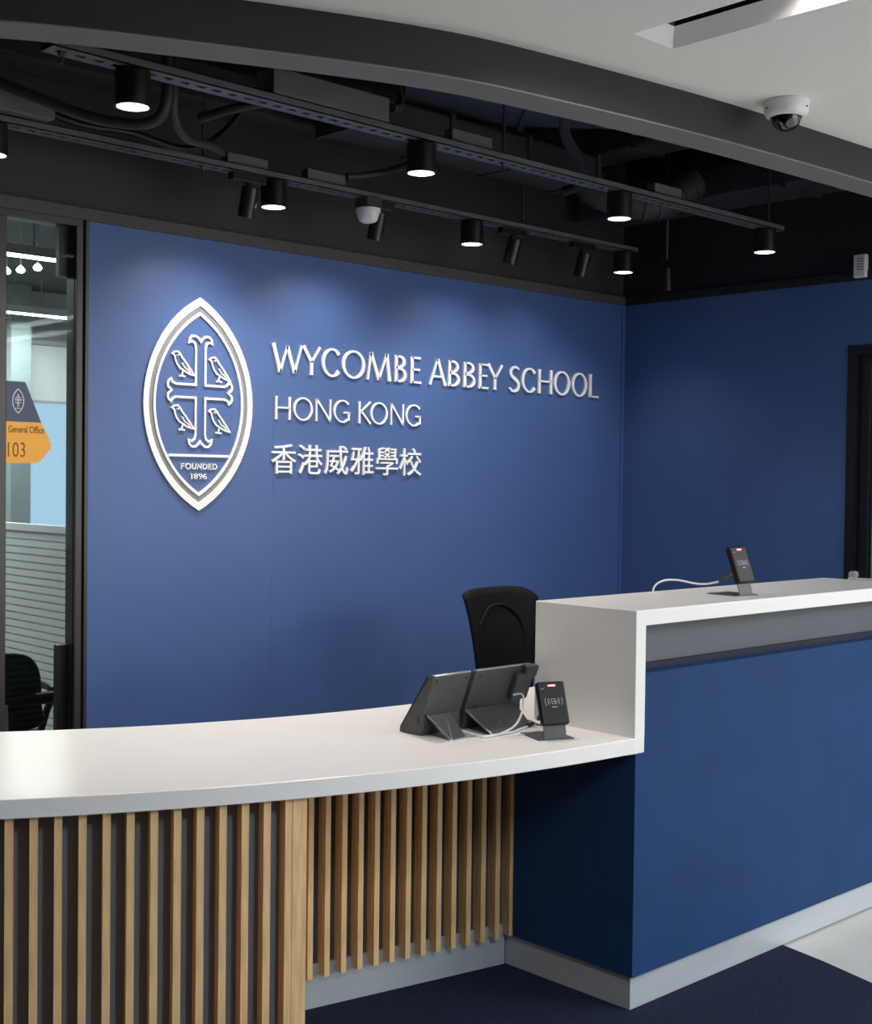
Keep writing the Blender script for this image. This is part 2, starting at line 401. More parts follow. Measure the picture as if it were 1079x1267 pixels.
struct(MB().box(-4.4, 0.70, YW, YW + 0.12, -0.006, 2.40).build('wall_office_front', 'band_paint'))
# office shell
struct(MB().box(-0.6, -0.5, YW + 0.12, 9.1, -0.006, 2.95).build('wall_office_left', 'office_white'))
struct(MB().box(6.4, 6.5, YW + 0.12, 9.1, -0.006, 2.95).build('wall_office_right', 'office_white'))
struct(MB().box(-0.6, 6.5, YW + 0.12, 9.3, 2.85, 2.95).build('ceiling_office', 'office_dark'))
wf = sroot('wall_office_far')
MB().box(-0.6, 6.5, 9.1, 9.2, -0.006, 1.02).box(-0.6, 6.5, 9.1, 9.2, 2.50, 2.95).box(-0.6, 2.6, 9.1, 9.2, 1.02, 2.5).box(5.6, 6.5, 9.1, 9.2, 1.02, 2.5).build('wall_face', 'office_grey', wf)
w1 = sroot('window_1')
MB().box(2.6, 5.6, 9.16, 9.17, 1.02, 2.5).build('pane', 'clear_glass', w1)
for x in (2.6, 3.6, 4.40, 5.56):
    MB().box(x, x + 0.05, 9.09, 9.2, 1.02, 2.5).build('window_frame', 'office_white', w1)
MB().box(2.6, 5.6, 9.04, 9.2, 0.99, 1.03).build('window_sill', 'office_white', w1)
struct(MB().box(4.25, 4.40, 8.85, 9.03, -0.006, 2.85).build('trim_pillar', 'office_pillar'))
for x0, x1, zb in ((2.66, 3.59, 1.25), (3.66, 4.24, 1.12), (4.45, 5.55, 2.05)):
    t = thing('roller_blind', ((x0 + x1) / 2, 9.06, zb), {2.66: 'white roller blind leftmost behind the office pillar', 3.66: 'white roller blind pulled low beside the office pillar', 4.45: 'white roller blind raised above the blue office window'}[x0], 'blind', 'office roller blinds')
    MB().box(x0, x1, 9.055, 9.06, zb, 2.46).build('fabric', 'office_white', t)
    MB().cyl((x0, 9.06, 2.475), (x1, 9.06, 2.475), 0.025, n=12).build('roller', 'office_grey', t)
    MB().box(x0, x1, 9.05, 9.065, zb - 0.02, zb).build('bottom_bar', 'office_grey', t)
# linear lights
for (x0, x1, y, lab) in ((1.6, 3.33, 6.27, 'white linear ceiling light in the office, nearer the glass door'), (2.6, 4.50, 8.50, 'white linear ceiling light deeper in the office, before the window')):
    t = thing('linear_light', ((x0 + x1) / 2, y, 2.60), lab, 'ceiling light', 'office linear lights')
    MB().box(x0, x1, y - 0.03, y + 0.03, 2.603, 2.65).build('housing', 'office_white', t)
    MB().box(x0, x1, y - 0.028, y + 0.028, 2.594, 2.603).build('diffuser', 'office_glow', t)
    for xx in (x0 + 0.2, x1 - 0.2): MB().cyl((xx, y, 2.65), (xx, y, 2.85), 0.004, n=6).build('hanger', 'office_grey', t)
    area_light('linear_lamp', ((x0 + x1) / 2, y, 2.585), (0, 0, 0), x1 - x0, 0.05, 48, (0.93, 1.0, 0.98))
for i, (x, y) in enumerate(((3.17, 6.66), (3.20, 6.56), (3.225, 6.42))):
    t = thing('pendant_lamp', (x, y, 2.58), ('small round glowing office lamp, leftmost of three', 'small round glowing office lamp in the middle of three', 'small round glowing office lamp, rightmost of three')[i], 'lamp', 'round office lamps')
    MB().lathe([(0.001, -0.016), (0.016, -0.013), (0.024, 0.0), (0.016, 0.013), (0.001, 0.026)], (x, y, 2.575), 16).build('globe', 'office_glow', t, smooth=True)
    MB().cyl((x, y, 2.60), (x, y, 2.85), 0.004, n=6).build('cord', 'office_grey', t)
# low louvred screen inside the office
ls = thing('louvred_screen', (2.78, 5.6, 0), 'grey low louvred screen with horizontal slats behind the office glass', 'screen')
MB().box(2.772, 2.79, 4.75, 6.5, 0.0, 1.25).build('backing', 'office_white', ls)
for i in range(36):
    z = 0.03 + i * 0.0338
    MB().obox((2.7685, 5.625, z + 0.014), (0.0035, 0, 0), (0, 0.875, 0), (0, 0, 0.0135)).build('slat', 'office_white', ls)
MB().box(2.755, 2.80, 4.75, 6.5, 1.25, 1.28).build('top_rail', 'office_white', ls)

# office door sign on the glass
sg = thing('door_sign', (2.10, YW - 0.004, 1.54), 'navy and orange pentagonal door sign reading General Office 103 on the glass', 'sign')
wall = lambda u, v, d: (u, d, v)
YG = YW - 0.0015
MB().prism([(2.0255, 1.682), (2.0255, 1.819), (2.094, 1.818), (2.153, 1.682)], YG - 0.005, YG, wall).build('navy_field', 'sign_navy', sg)
MB().prism([(2.0255, 1.540), (2.0255, 1.6815), (2.1532, 1.6815), (2.176, 1.640), (2.1905, 1.607), (2.186, 1.590), (2.150, 1.549), (2.136, 1.542)], YG - 0.005, YG, wall).build('orange_field', 'sign_orange', sg)
text_fit(MB(), 'General Office', 2.033, 2.163, 1.645, 1.668, YG - 0.005, 0.0012).build('name_lettering', 'sign_ink', sg)
text_fit(MB(), '103', 2.032, 2.094, 1.562, 1.612, YG - 0.005, 0.0012, offset=-0.01).build('room_number', 'sign_ink', sg)
def vesica(a, b, cx, cz, n=26):
    rr = (a * a + b * b) / (2 * a); th = math.asin(b / rr); out = []
    for i in range(n): t = -th + 2 * th * i / n; out.append((cx + rr * math.cos(t) - (rr - a), cz + rr * math.sin(t)))
    for i in range(n): t = -th + 2 * th * i / n; out.append((cx - rr * math.cos(t) + (rr - a), cz - rr * math.sin(t)))
    return out
def vring(mb, a, b, wa, cx, cz, y0, y1, n=26):
    o = vesica(a, b, cx, cz, n); k = wa; i = vesica(a - k, b - k * 1.42, cx, cz, n); m = len(o)
    vs = [wall(u, v, y) for y in (y0, y1) for (u, v) in o] + [wall(u, v, y) for y in (y0, y1) for (u, v) in i]; fs = []
    for q in range(m):
        w = (q + 1) % m
        fs += [(q, w, 2 * m + w, 2 * m + q), (m + q, 3 * m + q, 3 * m + w, m + w), (q, m + q, m + w, w), (2 * m + q, 2 * m + w, 3 * m + w, 3 * m + q)]
    return mb.add(vs, fs)
mb = MB(); vring(mb, 0.0215, 0.043, 0.003, 2.068, 1.752, YG - 0.0062, YG - 0.005, 12)
mb.ribbon([(2.068, 1.732), (2.068, 1.776)], [0.004] * 2, YG - 0.006, YG - 0.005, wall).ribbon([(2.056, 1.756), (2.080, 1.756)], [0.004] * 2, YG - 0.006, YG - 0.005, wall)
for sx in (-1, 1):
    for sz in (-1, 1): mb.ribbon([(2.068 + sx * 0.004, 1.755 + sz * 0.012), (2.068 + sx * 0.010, 1.755 + sz * 0.006)], [0.0025] * 2, YG - 0.006, YG - 0.005, wall)
mb.ribbon([(2.058, 1.727), (2.078, 1.727)], [0.002] * 2, YG - 0.006, YG - 0.005, wall)
mb.build('small_crest', 'sign_line', sg)

# ------------------------------------------------------------------ door_2 in the right wall
d2 = sroot('door_2')
FX = XW - 0.006
MB().box(FX, XW + 0.10, DY1 - 0.045, DY1, 0.0, DZ).box(FX, XW + 0.10, DY0, DY0 + 0.045, 0.0, DZ).box(FX, XW + 0.10, DY0 + 0.045, DY1 - 0.045, DZ - 0.045, DZ).build('door_frame', 'frame_black', d2)
lf = MB().box(XW + 0.02, XW + 0.06, DY1 - 0.095, DY1 - 0.047, 0.01, DZ - 0.047).box(XW + 0.02, XW + 0.06, DY0 + 0.047, DY0 + 0.095, 0.01, DZ - 0.047).box(XW + 0.02, XW + 0.06, DY0 + 0.095, DY1 - 0.095, DZ - 0.085, DZ - 0.047).box(XW + 0.02, XW + 0.06, DY0 + 0.095, DY1 - 0.095, 0.01, 0.12).build('door_leaf', 'frame_black', d2)
MB().box(XW + 0.036, XW + 0.044, DY0 + 0.095, DY1 - 0.095, 0.12, DZ - 0.085).build('pane', 'clear_glass', lf)
hd = MB().cyl((XW + 0.02, 2.962, 1.104), (XW - 0.008, 2.962, 1.104), 0.017, n=20).cyl((XW + 0.01, 2.955, 1.086), (XW - 0.028, 2.955, 1.086), 0.008, n=12).tube([(XW - 0.028, 2.966, 1.086), (XW - 0.028, 2.83, 1.086)], 0.0085, 10).build('lever_handle', 'handle_steel', d2, smooth=True)
struct(MB().box(7.2, 7.3, 1.0, 4.0, -0.006, 2.6).build('wall_corridor', 'office_grey'))

# ================================================================== RECEPTION DESK
# seamless white worktop: curved low top, riser, raised top
wt = thing('reception_worktop', (XC, YC, ZL0), 'white solid-surface worktop stepping up from curved low desk to tall counter', 'worktop')
a_end = math.degrees(math.asin((XC - DC[0]) / RF))
# low slab outline: front arc, then square end under the riser, working side behind the counter
outl = []
for i in range(61):
    a = R(-38.0 + (a_end + 38.0) * i / 60); outl.append((DC[0] + RF * math.sin(a), DC[1] - RF * math.cos(a)))
outl[-1] = (XC, YC)
outl += [(XC + 0.045, YC), (XC + 0.045, YB), (XE - 0.05, YB), (XE - 0.05, 3.11)]
for i in range(61):
    a = R(0.0 + (-38.0) * i / 60); outl.append((DC[0] + RB * math.sin(a), DC[1] - RB * math.cos(a)))
MB().prism(outl, ZL0, ZL1).build('low_top', 'white_solid', wt, bevel=0.0025)
MB().box(XC, XC + 0.045, YC, YB, ZL1 - 0.002, ZT0 + 0.002).build('riser', 'white_solid', wt, bevel=0.0015)
MB().box(XC, XE, YC, YB, ZT0, ZT1).build('raised_top', 'white_solid', wt, bevel=0.0025)

# low curved base with oak slats
lb = thing('slatted_desk_base', (1.9, 2.6, 0), 'curved desk base with oak slats over charcoal panel under low white worktop', 'desk')
RS = RF - 0.016
AP = -18.60                                           # end of the forward part
MB().arc(DC, RS - 0.12, RS - 0.045, -38, AP - 0.1, 0.10, ZL0, 30).build('back_panel', 'panel_slate', lb, smooth=True)
MB().arc(DC, RS - 0.12, RS - 0.06, -38, AP - 0.1, 0.0, 0.10, 30).build('plinth', 'plinth_metal', lb, smooth=True)
def slat_mesh(w, d, z0, z1):
    mb = MB().box(-w / 2, w / 2, 0, d, z0, z1)
    o = mb.build('slat', 'oak', None); me = o.data; bpy.data.objects.remove(o); return me
sm1 = slat_mesh(0.0175, 0.045, 0.045, ZL0)
def put_slat(me, a, r, parent, name='slat'):
    o = bpy.data.objects.new(name, me); COL.objects.link(o); o.parent = parent
    ar = R(a); o.location = Vector((DC[0] + r * math.sin(ar), DC[1] - r * math.cos(ar), 0)) - parent.location
    o.rotation_euler = (0, 0, ar)
    return o
for i in range(20): put_slat(sm1, -19.322 - 0.8393 * i, RS, lb)
e = MB().arc(DC, RS - 0.44, RS - 0.001, AP - 0.56, AP, 0.045, ZL0, 3).build('end_panel', 'oak', lb)
# recessed knee space
KD = Vector((0.9834, -0.1813, 0)); KN = Vector((0.1813, 0.9834, 0)); KP = Vector((2.2785, 2.8905, 0)); KS = 0.05365
def kbox(t0, t1, n0, n1, z0, z1):
    return MB().obox(KP + KD * (t0 + t1) / 2 + KN * (n0 + n1) / 2 + Vector((0, 0, (z0 + z1) / 2)), KD * (t1 - t0) / 2, KN * (n1 - n0) / 2, (0, 0, (z1 - z0) / 2))
kbox(-0.17, 0.69, 0.042, 0.075, 0.10, ZL0).build('recess_panel', 'back_charcoal', lb)
kbox(-0.17, 0.697, 0.034, 0.075, 0.0, 0.125).build('recess_plinth', 'plinth_metal', lb)
sm2 = slat_mesh(0.0165, 0.042, 0.097, ZL0)
for i in range(-2, 14):
    o = bpy.data.objects.new('slat', sm2); COL.objects.link(o); o.parent = lb
    o.location = KP + KD * KS * i - lb.location; o.rotation_euler = (0, 0, math.atan2(KD.y, KD.x))

# tall counter base
tb = thing('tall_counter_base', (XC, YC, 0), 'tall counter base in blue fabric panels with grey metal plinth', 'counter')
XA = XC + 0.010
MB().box(XA, 3.7712, YC + 0.004, YC + 0.05, 0.097, 0.960).build('fabric_panel', 'blue_fabric', tb)
MB().box(3.7718, XE - 0.01, YC + 0.004, YC + 0.05, 0.097, 0.960).build('fabric_panel', 'blue_fabric', tb)
MB().box(XC + 0.046, XE - 0.012, YC + 0.053, YC + 0.067, 0.940, 0.978).build('gap_shade_strip', 'gap_shade_navy', tb)  # dark strip that paints the shade of the gap above the fabric panels
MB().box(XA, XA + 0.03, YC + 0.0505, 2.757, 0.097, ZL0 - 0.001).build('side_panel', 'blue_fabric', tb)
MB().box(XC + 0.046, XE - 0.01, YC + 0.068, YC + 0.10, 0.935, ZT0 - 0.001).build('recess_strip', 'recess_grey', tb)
MB().box(XA + 0.031, XE - 0.012, YC + 0.051, YC + 0.32, 0.10, 0.93).build('carcass', 'back_charcoal', tb)
MB().box(XA + 0.010, XE - 0.03, YC + 0.018, YC + 0.05, 0.0, 0.097).box(XA + 0.010, XA + 0.04, YC + 0.05, 2.802, 0.0, 0.097).build('plinth', 'plinth_metal', tb)

# ================================================================== SIGNAGE ON THE BLUE WALL
def stroke(mb, p, q, w0, w1, fn, y0, y1, flare=1.18):
    pts = [(p[0] + (q[0] - p[0]) * t, p[1] + (q[1] - p[1]) * t) for t in (0, 0.18, 0.5, 0.82, 1)]
    mb.ribbon(pts, [w0 * flare, (w0 * 3 + w1) / 4 * 1.0, (w0 + w1) / 2 * 0.96, (w0 + 3 * w1) / 4 * 1.0, w1 * flare], y0, y1, fn)
def ell(mb, cx, cy, rx, ry, a0, a1, T, t, fn, y0, y1, n=30, closed=False, flare=1.0):
    pts = []; ws = []
    m = n if closed else n + 1
    for i in range(m):
        a = R(a0 + (a1 - a0) * i / n); c, s = math.cos(a), math.sin(a)
        w = t + (T - t) * abs(c) ** 1.3
        if not closed and flare != 1.0:
            e = min(i, n - i) / n
            if e < 0.12: w = max(w, t) * (1 + (flare - 1) * (1 - e / 0.12))
        pts.append((cx + (rx - w / 2) * c, cy + (ry - w / 2) * s)); ws.append(w)
    mb.ribbon(pts, ws, y0, y1, fn, closed)
def glyph(ch, x0, x1, z0, h, T, t, y0, y1):
    mb = MB(); w = x1 - x0
    fn = lambda u, v, d: (x0 + u, d, z0 + v)
    S = lambda p, q, a, b: stroke(mb, (p[0] * w, p[1] * h), (q[0] * w, q[1] * h), a, b, fn, y0, y1)
    e = T / 2 / w; f = t / 2 / h
    if ch == 'W':
        S((e, 1), (.28, .02), T, T); S((.28, .02), (.5, .93), t, t); S((.5, .93), (.745, .02), T, T); S((.745, .02), (1 - e * .7, 1), t, t)
    elif ch == 'Y':
        S((e, 1), (.5, .46), T, T); S((1 - e * .7, 1), (.51, .44), t, t); S((.5, .48), (.5, 0), T, T)
    elif ch == 'M':
        S((e * .8, 0), (.17, 1), t, t); S((.17, .99), (.5, .03), T, T); S((.5, .03), (.82, .99), t, t); S((.82, 1), (1 - e, 0), T, T)
    elif ch == 'N':
        S((e, 0), (e, 1), t, t); S((e, .98), (1 - e, .02), T, T); S((1 - e, 0), (1 - e, 1), t, t)
    elif ch == 'A':
        S((e * .8, 0), (.48, 1), t, t); S((.48, 1), (1 - e, 0), T, T); S((.22, .33), (.74, .33), t, t)
    elif ch == 'H':
        S((e, 0), (e, 1), T, T); S((1 - e, 0), (1 - e, 1), T, T); S((e, .51), (1 - e, .51), t, t)
    elif ch == 'E':
        S((e, 0), (e, 1), T, T); S((e, 1 - f), (.93, 1 - f), t, t); S((e, .52), (.86, .52), t, t); S((e, f), (1, f), t, t)
    elif ch == 'F':
        S((e, 0), (e, 1), T, T); S((e, 1 - f), (.96, 1 - f), t, t); S((e, .52), (.86, .52), t, t)
    elif ch == '1':
        S((.62, 0), (.62, 1), T, T); S((.62, .98), (.15, .80), t, t)
    elif ch == 'U':
        S((e, .32), (e, 1), T, T); S((1 - e, .32), (1 - e, 1), T, T); ell(mb, w / 2, .34 * h, w / 2, .36 * h, 180, 360, T, t, fn, y0, y1, 16)
    elif ch == 'D':
        S((e, 0), (e, 1), T, T); S((e, 1 - f), (.42, 1 - f), t, t); S((e, f), (.42, f), t, t); ell(mb, w * .4, h / 2, w * .6, h / 2, -90, 90, T, t, fn, y0, y1, 16)
    elif ch == 'L':
        S((e, 0), (e, 1), T, T); S((e, f), (1, f), t, t)
    elif ch == 'K':
        S((e, 0), (e, 1), T, T); S((.93, 1), (.12, .50), t, t); S((.20, .56), (1 - e, 0), T, T)
    elif ch == 'B':
        S((e, 0), (e, 1), T, T)
        for zc, hh, xr in ((.765, .235, .90), (.27, .27, 1.0)):
            rx = w * xr * .56; cx = w * xr - rx
            S((e, zc + hh - f), (cx / w + .02, zc + hh - f), t, t); S((e, zc - hh + f), (cx / w + .02, zc - hh + f), t, t)
            ell(mb, cx, zc * h, rx, hh * h, -90, 90, T, t, fn, y0, y1, 16)
    elif ch == 'O':
        ell(mb, w / 2, h / 2, w / 2, h / 2 * 1.03, 0, 360, T, t, fn, y0, y1, 40, True)
    elif ch == 'C':
        ell(mb, w * .56, h / 2, w * .56, h / 2 * 1.03, 42, 318, T, t, fn, y0, y1, 34, flare=1.4)
    elif ch == 'G':
        ell(mb, w * .54, h / 2, w * .54, h / 2 * 1.03, 44, 308, T, t, fn, y0, y1, 34, flare=1.3)
        S((.92, .10), (.92, .46), T, T); S((.62, .45), (.99, .45), t, t)
    elif ch == 'S':
        c = [(.90, .90), (.66, .985), (.36, .96), (.16, .82), (.20, .64), (.46, .53), (.74, .42), (.90, .26), (.80, .085), (.50, .01), (.22, .03), (.05, .13)]
        pts = smooth_path([(x * w, y * h, 0) for x, y in c], 4); m = len(pts) - 1
        ws = [t * 1.1 + (T * 1.05 - t) * max(0, math.sin(math.pi * i / m)) ** 2 for i in range(m + 1)]
        mb.ribbon([(p.x, p.y) for p in pts], ws, y0, y1, fn)
    return mb
YF = YW - 0.0005
t1 = thing('sign_lettering', (3.13, YW - 0.02, 1.92), 'white raised letters reading WYCOMBE ABBEY SCHOOL on the blue wall', 'lettering', 'school name lettering')
for ch, x0, x1 in [('W', 3.130, 3.283), ('Y', 3.280, 3.378), ('C', 3.382, 3.480), ('O', 3.489, 3.614), ('M', 3.624, 3.760), ('B', 3.782, 3.850), ('E', 3.874, 3.936), ('A', 3.984, 4.090), ('B', 4.101, 4.173), ('B', 4.198, 4.272), ('E', 4.296, 4.357), ('Y', 4.349, 4.454), ('S', 4.496, 4.569), ('C', 4.582, 4.681), ('H', 4.699, 4.797), ('O', 4.811, 4.928), ('O', 4.943, 5.057), ('L', 5.077, 5.147)]:
    glyph(ch, x0, x1, 1.9205, 0.115, 0.0150, 0.0088, YF - 0.009, YF).build('letter', 'white_sign', t1)
t2 = thing('sign_lettering', (3.15, YW - 0.02, 1.733), 'white raised letters reading HONG KONG below the school name', 'lettering', 'school name lettering')
for ch, x0, x1 in [('H', 3.151, 3.226), ('O', 3.241, 3.338), ('N', 3.354, 3.435), ('G', 3.448, 3.536), ('K', 3.583, 3.652), ('O', 3.649, 3.744), ('N', 3.761, 3.838), ('G', 3.849, 3.940)]:
    glyph(ch, x0, x1, 1.7345, 0.092, 0.0086, 0.0064, YF - 0.008, YF).build('letter', 'white_sign', t2)
t3 = thing('sign_lettering', (3.13, YW - 0.02, 1.518), 'white raised Chinese characters on the blue wall beneath HONG KONG', 'lettering', 'school name lettering')
for ch, x0, x1 in (('香', 3.132, 3.255), ('港', 3.267, 3.390), ('威', 3.402, 3.527), ('雅', 3.540, 3.666), ('學', 3.681, 3.806), ('校', 3.816, 3.943)):
    text_fit(MB(), ch, x0, x1, 1.518, 1.637, YF, 0.009, offset=0.0).build('character', 'white_sign', t3)

# crest
CX, CZ = 2.796, 1.776
cr = thing('school_crest', (CX, YW - 0.02, 1.373), 'white outlined vesica crest with cross and four birds on the blue wall', 'crest')
vring(MB(), 0.243, 0.403, 0.0225, CX, CZ, YF - 0.008, YF).build('outer_ring', 'white_sign', cr)
vring(MB(), 0.2204, 0.3709, 0.0200, CX, CZ, YF - 0.002, YF).build('grey_band', 'sign_grey', cr)
vring(MB(), 0.2005, 0.3480, 0.0095, CX, CZ, YF - 0.007, YF).build('inner_ring', 'white_sign', cr)
su, sv = 0.486 / 575, 0.806 / 1123
CCX, CCZ = CX + 0.004, 1.776 + (634 - 567) * sv
def crest_line(name, pts, w, closed, parent=cr, cx=CCX, cz=CCZ, mat='white_sign', smooth_k=0):
    if smooth_k:
        q = [(x, y, 0) for x, y in pts]
        if closed: q = q + [q[0]]
        q = [(p.x, p.y) for p in smooth_path(q, smooth_k)]
        if closed: q = q[:-1]
    else: q = pts
    return MB().ribbon([(cx + x * su, cz + y * sv) for x, y in q], [w] * len(q), YF - 0.007, YF, wall, closed).build(name, mat, parent)
topq = [(25, 34), (25, 225), (30, 250), (44, 262), (61, 255), (57, 276), (44, 290), (26, 290), (10, 278), (0, 262)]
rgtq = [(25, 34), (128, 34), (145, 42), (152, 58), (163, 50), (170, 34), (168, 18), (158, 8), (150, 0)]
def quad(sx, sy):
    a = [(x * sx, y * sy) for x, y in topq]; b = [(x * sx, y * sy) for x, y in rgtq]
    return a, b
loop = []
aT, aR = quad(1, 1); loop += list(reversed(aT)) + aR[1:]                     # top centre -> right centre
aB, aR2 = quad(1, -1); loop += list(reversed(aR2[1:-1])) + aB                # right centre -> bottom centre
aB2, aL = quad(-1, -1); loop += list(reversed(aB2[:-1])) + aL[1:]
aT2, aL2 = quad(-1, 1); loop += list(reversed(aL2[1:-1])) + aT2[:-1]
crest_line('cross_outline', loop, 0.0085, True)
bird = [(-57, 50), (-44, 62), (-28, 64), (-16, 52), (-8, 36), (14, 8), (36, -24), (57, -56), (40, -52), (22, -46), (4, -34), (-18, -22), (-34, 0), (-42, 22), (-45, 40)]
for bx, bz in ((-90, 138), (104, 122), (-90, -142), (104, -152)):
    b = crest_line('bird', [(bx + x, bz + y) for x, y in bird], 0.0062, True)
    crest_line('bird_leg', [(bx - 2, bz - 34), (bx - 8, bz - 60)], 0.006, False, b)
    crest_line('bird_foot', [(bx - 24, bz - 63), (bx - 8, bz - 61), (bx + 10, bz - 64)], 0.006, False, b)
    crest_line('wing_line', [(bx - 6, bz + 6), (bx + 8, bz - 18), (bx + 26, bz - 30), (bx + 40, bz - 50)], 0.004, False, b)
    MB().cyl((CCX + (bx - 30) * su, YF - 0.014, CCZ + (bz + 45) * sv), (CCX + (bx - 30) * su, YF, CCZ + (bz + 45) * sv), 0.0035, n=8).build('bird_eye', 'white_sign', b)
zb = CZ + (634 - 905) * sv
MB().box(CX - 0.1335, CX + 0.1335, YF - 0.007, YF, zb - 0.005, zb + 0.005).build('divider_bar', 'white_sign', cr)
fx = CX - 0.080
for ch, x0, x1 in (('F', 0, .017), ('O', .0195, .0455), ('U', .049, .068), ('N', .072, .0925), ('D', .097, .118), ('E', .122, .1375), ('D', .1415, .1625)):
    glyph(ch, fx + x0, fx + x1, CZ + (634 - 977) * sv, 31 * sv, 0.0046, 0.0036, YF - 0.006, YF).build('letter', 'white_sign', cr)
fx = CX - 0.037
for ch, x0, x1 in (('1', 0, .009), ('8', .0145, .032), ('9', .0355, .053), ('6', .056, .0735)):
    (glyph(ch, fx + x0, fx + x1, CZ + (634 - 1029) * sv, 30 * sv, 0.0046, 0.0036, YF - 0.006, YF) if ch == '1' else text_fit(MB(), ch, fx + x0, fx + x1, CZ + (634 - 1029) * sv, CZ + (634 - 999) * sv, YF, 0.006)).build('letter', 'white_sign', cr)

# ================================================================== CEILING VOID
T1Y, T2Y = 3.11, 3.885
def strut(x0, x1, y, zb, label):
    t = thing('lighting_track', ((x0 + x1) / 2, y, zb), label, 'track', 'slotted lighting struts')
    mb = MB(); h = 0.036
    mb.box(x0, x1, y - h, y - 0.009, zb, zb + 0.003).box(x0, x1, y + 0.009, y + h, zb, zb + 0.003)
    x = x0
    while x < x1:                       # bridges between the punched slots
        mb.box(x, min(x + 0.026, x1), y - 0.009, y + 0.009, zb, zb + 0.003); x += 0.052
    mb.box(x0, x1, y - h, y - h + 0.003, zb, zb + 0.024).box(x0, x1, y + h - 0.003, y + h, zb, zb + 0.024)
    mb.box(x0, x1, y - h, y - 0.016, zb + 0.021, zb + 0.024).box(x0, x1, y + 0.016, y + h, zb + 0.021, zb + 0.024)
    mb.build('slotted_channel', 'strut_metal', t)
    MB().box(x0 + 0.004, x1 - 0.004, y - 0.013, y + 0.013, zb + 0.012, zb + 0.020).build('inner_cable', 'black_plastic', t)
    x = x0 + 0.04
    while x < x1:
        rd = MB().cyl((x, y, zb - 0.03), (x, y, ZS), 0.005, n=8).build('hanger_rod', 'void_grey', t)
        MB().cyl((x, y, zb - 0.012), (x, y, zb - 0.002), 0.010, n=6).build('nut', 'strut_metal', rd)
        x += 1.62
    return t
ZTK = 2.572
strut(1.585, 4.93, T1Y, ZTK, 'slotted grey lighting strut nearer the curved bulkhead')
strut(0.9, 4.93, T2Y, ZTK, 'slotted grey lighting strut nearer the blue wall')
# cylindrical downlights
dl = thing('cylinder_downlight', (0, 0, 0), '', 'downlight', 'black cylinder downlights')
RD, HD = 0.047, 0.094
MB().lathe([(0.001, HD), (RD - 0.003, HD), (RD, HD - 0.003), (RD, 0.0), (RD - 0.004, 0.0), (RD - 0.005, 0.012), (RD - 0.010, 0.016), (0.001, 0.016)], n=32).build('housing', 'black_metal', dl, smooth=True, local=True)
ln = MB().lathe([(RD - 0.0055, 0.004), (RD - 0.012, 0.003), (0.020, 0.006), (0.001, 0.004)], n=32).build('lens', 'lamp_glow', dl, smooth=True, local=True)
MB().lathe([(RD - 0.0045, 0.0), (RD - 0.0045, 0.004), (RD - 0.009, 0.004), (RD - 0.009, -0.0005)], n=32).build('bezel', 'bright_steel', dl, smooth=True, local=True)
MB().cyl((0, 0, HD), (0, 0, HD + 0.0028), 0.022, n=16).build('mount', 'black_metal', dl, local=True)
ordn = ('leftmost', 'second from the left', 'third from the left', 'rightmost')
first = True
for y, nm, xs in ((T1Y, 'nearer strut', (1.829, 2.868, 3.868, 4.84)), (T2Y, 'wall-side strut', (1.80, 2.861, 3.872, 4.868))):
    for i, x in enumerate(xs):
        lab = 'lit black cylinder downlight, %s of four under the %s' % (ordn[i], nm)
        if first: o = dl; o.location = (x, y, 2.475); o['label'] = lab; first = False
        else: o = copy_tree(dl, (x, y, 2.475), lab)
        d = bpy.data.lights.new('downlight_lamp', 'SPOT'); pw, ang = (((40, 128), (58, 120), (38, 80), (22, 76)) if y == T1Y else ((34, 118), (34, 118), (30, 112), (15, 112)))[i]; d.energy = pw; d.spot_size = R(ang); d.spot_blend = 1.0; d.shadow_soft_size = 0.04; d.color = (1.0, 0.90, 0.78)
        l = bpy.data.objects.new('downlight_lamp', d); COL.objects.link(l); l.location = (x, y, 2.470)
# adjustable spotlights aimed at the wall
def spot(x, y, aim, lab, lit):
    t = thing('adjustable_spotlight', (x, y, 2.56), lab, 'spotlight', 'black adjustable spotlights')
    MB().box(x - 0.075, x + 0.075, y - 0.016, y + 0.016, 2.545, 2.571).build('adapter', 'black_metal', t, bevel=0.002)
    MB().cyl((x, y, 2.545), (x, y, 2.505), 0.010, n=12).build('stem', 'black_metal', t, smooth=True)
    p = Vector((x, y, 2.475)); d = (Vector(aim) - p).normalized()
    mb = MB().cyl(p - d * 0.055, p + d * 0.050, 0.030, 0.030, 24, True, False)
    mb.cyl(p + d * 0.050, p + d * 0.046, 0.030, 0.026, 24, False, False).cyl(p + d * 0.046, p + d * 0.035, 0.026, 0.026, 24, False, False)
    mb.build('head', 'black_metal', t, smooth=True)
    MB().cyl(p + d * 0.034, p + d * 0.036, 0.026, 0.026, 24).build('lens', 'lamp_glow' if lit else 'case_steel', t)
    if x > 5: MB().cyl((x, y, 2.571), (x, y, ZS), 0.006, n=8).build('drop_rod', 'strut_metal', t)
    if lit:
        l = bpy.data.lights.new('spotlight_lamp', 'SPOT'); l.energy = lit; l.spot_size = R(125); l.spot_blend = 1.0; l.shadow_soft_size = 0.04; l.color = (1.0, 0.95, 0.88)
        o = bpy.data.objects.new('spotlight_lamp', l); COL.objects.link(o); o.location = p + d * 0.055
        o.rotation_euler = d.to_track_quat('-Z', 'Y').to_euler()
spot(2.75, T2Y, (2.78, YW, 1.30), 'black adjustable spotlight hanging left of the second wall-side downlight', 15)
spot(3.352, T2Y, (3.38, YW, 1.30), 'black adjustable spotlight hanging below the white ceiling sensor', 16)
spot(4.115, T2Y, (4.10, YW, 1.30), 'black adjustable spotlight right of the third wall-side downlight', 11)
